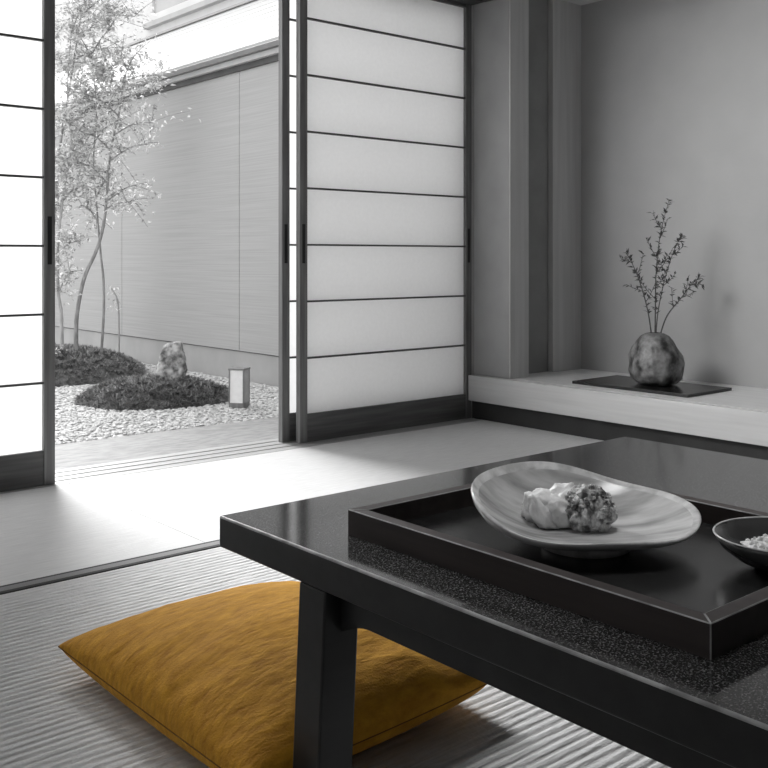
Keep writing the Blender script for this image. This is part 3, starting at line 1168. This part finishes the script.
# small sapling by the wall and white flowers
sp = pl(-2.06, 7.62, GZ)
sap = tag(empty('thin_sapling', sp), 'tiny thin sapling standing against the garden wall', 'plant')
V, F = tube_data(smooth_path([(0, 0, 0), (.005, 0, .25), (0, .01, .50), (-.02, .05, .60), (-.03, .12, .64)], 5), .007, 6)
pydata('stem', V, F, M['bark_pale'], sap, smooth=True)
V, F = [], []
rr = random.Random(9)
for k in range(26):
    leaf_card(V, F, Vector((rr.gauss(-.01, .02), rr.gauss(.05, .05), rr.uniform(.46, .65))), Vector((rr.gauss(0, 1), rr.gauss(0, 1), -.6)), Vector((0, 0, 1)), .05, .02)
pydata('leaves', V, F, M['leaf'], sap)
fp = pl(-2.30, 6.72, 0)
fp.z = ground_z(-2.30, 6.72) - .012
fl_ = tag(empty('white_flowers', fp), 'small clump of white flowers at the foot of the pale tree', 'plant')
V, F = [], []
for k in range(12):
    a = rr.uniform(0, 2 * PI)
    tube_data([(0, 0, 0), (math.cos(a) * .04, math.sin(a) * .04, rr.uniform(.06, .1))], .002, 4, V, F)
pydata('stems', V, F, M['moss_tuft'], fl_)
V, F = [], []
for k in range(60):
    leaf_card(V, F, Vector((rr.gauss(0, .045), rr.gauss(0, .045), rr.uniform(.06, .12))), Vector((rr.gauss(0, 1), rr.gauss(0, 1), .5)), Vector((0, 0, 1)), .02, .016)
tag(pydata('petals', V, F, M['leaf_white'], fl_), kind='stuff')

# neighbouring house along the right of the courtyard
HX = 3.705
nh = tag(empty('neighbour_house', (HX, 8.0, GZ)), 'pale neighbouring house closing the courtyard beyond the rock', 'building')


def hbox(name, x0, x1, y0, y1, z0, z1, m, bev=0.0):
    return obj(name, boxes((x0 - HX, x1 - HX, y0 - 8, y1 - 8, z0 - GZ, z1 - GZ), bev=bev), m, nh)


Y0, Y1 = 3.70, 13.5
hbox('plinth', HX + .004, HX + .25, Y0, Y1, GZ - .1, .14, M['plinth'])
hbox('panel_backing', HX + .012, HX + .25, Y0, Y1, .14, 2.18, M['eave_dark'])
ys = [Y0, 4.06, 5.918, 7.776, 9.634, 11.49, Y1]
for a, b in zip(ys[:-1], ys[1:]):
    hbox('wall_panel', HX - .012, HX + .012, a + .003, b - .003, .148, 2.11, M['siding'], .001)
hbox('soffit_shade_band', HX - .03, HX + .25, Y0, Y1, 2.11, 2.15, M['eave_dark'])  # dark band painting the shadow below the eave
hbox('fascia', HX - .06, HX + .25, Y0, Y1, 2.15, 2.188, M['eave_mid'], .002)
hbox('gutter', HX - .085, HX + .25, Y0, Y1, 2.188, 2.228, M['gutter'], .004)
hbox('drip_edge', HX - .07, HX + .25, Y0, Y1, 2.228, 2.25, M['eave_mid'])
# shallow lapped roof rising away from the courtyard
bm = bmesh.new()
xa, za, xb, zb = HX - .06, 2.25, HX + 1.0, 3.05
nl = 9
for i in range(nl):
    t0, t1 = i / nl, (i + 1) / nl
    p = [(xa + (xb - xa) * t0 - HX, za + (zb - za) * t0 - .03 - GZ), (xa + (xb - xa) * t0 - HX, za + (zb - za) * t0 + .006 - GZ),
         (xa + (xb - xa) * t1 - HX, za + (zb - za) * t1 + .002 - GZ), (xa + (xb - xa) * t1 - HX, za + (zb - za) * t1 - .03 - GZ)]
    prism(bm, p, 'y', Y0 - 8, Y1 - 8)
obj('lapped_roof', bm, M['roof'], nh)
UX = HX + 1.0
hbox('ridge_flashing', UX - .03, UX + .02, Y0, Y1, 3.05, 3.07, M['eave_mid'])
hbox('upper_wall', UX, UX + .15, Y0, 12.2, 2.9, 6.0, M['housewhite'])
wd = hbox('window', UX - .06, UX, 4.6, 9.30, 3.15, 3.20, M['eave_mid'])
fr = hbox('window_frame', UX - .045, UX, 4.6, 9.20, 3.20, 3.27, M['housewhite'])
hbox('window_frame', UX - .045, UX, 9.12, 9.20, 3.27, 4.5, M['housewhite'])
hbox('window_pane', UX - .02, UX - .004, 4.6, 9.12, 3.27, 4.5, M['houseglass'])

# eave of this house above the screens, outside
struct('roof', boxes((XL - .1, 3.69, 3.62, 3.98, 2.36, 2.42)), M['header'], 'eave of the house above the sliding screens')

# ================================================================ LIGHT
w = bpy.data.worlds.new('World')
S.world = w
w.use_nodes = True
bg = w.node_tree.nodes['Background']
bg.inputs['Color'].default_value = (1, 1, 1, 1)
bg.inputs['Strength'].default_value = 1.45
sd = bpy.data.lights.new('hazy_sun', 'SUN')
sd.energy = 7.2
sd.angle = math.radians(30)
so = bpy.data.objects.new('hazy_sun', sd)
COL.objects.link(so)
to_sun = Vector((.14, 1.0, .64)).normalized()
so.rotation_euler = to_sun.to_track_quat('Z', 'Y').to_euler()
so.location = (1.5, 8, 6)

def fill_light(name, kind, loc, aim, energy, size, **kw):
    d = bpy.data.lights.new(name, kind)
    d.energy = energy
    if kind == 'AREA':
        d.shape = 'DISK'
        d.size = size
    else:
        d.shadow_soft_size = size
    for k, v in kw.items():
        setattr(d, k, v)
    o = bpy.data.objects.new(name, d)
    COL.objects.link(o)
    o.location = loc
    o.rotation_euler = (Vector(loc) - Vector(aim)).to_track_quat('Z', 'Y').to_euler()
    return o


# fill lights added without fixtures: one overhead, one aimed at the alcove
fill_light('overhead_fill', 'AREA', (0.3, 1.0, CEIL - .03), (0.3, 1.0, 0), 2.5, .5)
fill_light('alcove_fill_spot', 'SPOT', (1.3, 3.15, 2.30), (4.14, 1.75, 1.2), 560, .85, spot_size=math.radians(64), spot_blend=1.0)

fill_light('table_fill_spot', 'SPOT', (1.22, .92, CEIL - .04), (1.20, .86, TZ), 44, .22, spot_size=math.radians(30), spot_blend=.8)  # added fill spot over the tray, no fixture

# ================================================================ CAMERA
cd = bpy.data.cameras.new('camera')
cd.sensor_width = 36
cd.lens = 36 * 982 / 768
cd.shift_y = -(384 - 258) / 768
cd.clip_start = .02
cam = bpy.data.objects.new('camera', cd)
COL.objects.link(cam)
cam.location = (0, 0, .8)
cam.rotation_euler = (PI / 2, 0, HEAD - PI / 2)
S.camera = cam

S.view_settings.view_transform = 'Standard'
S.view_settings.look = 'None'
S.view_settings.exposure = 0.18
S.view_settings.gamma = 1.0
S.view_settings.use_curve_mapping = False
S.cycles.max_bounces = 10
S.cycles.diffuse_bounces = 6
S.cycles.transmission_bounces = 8
S.cycles.use_denoising = True
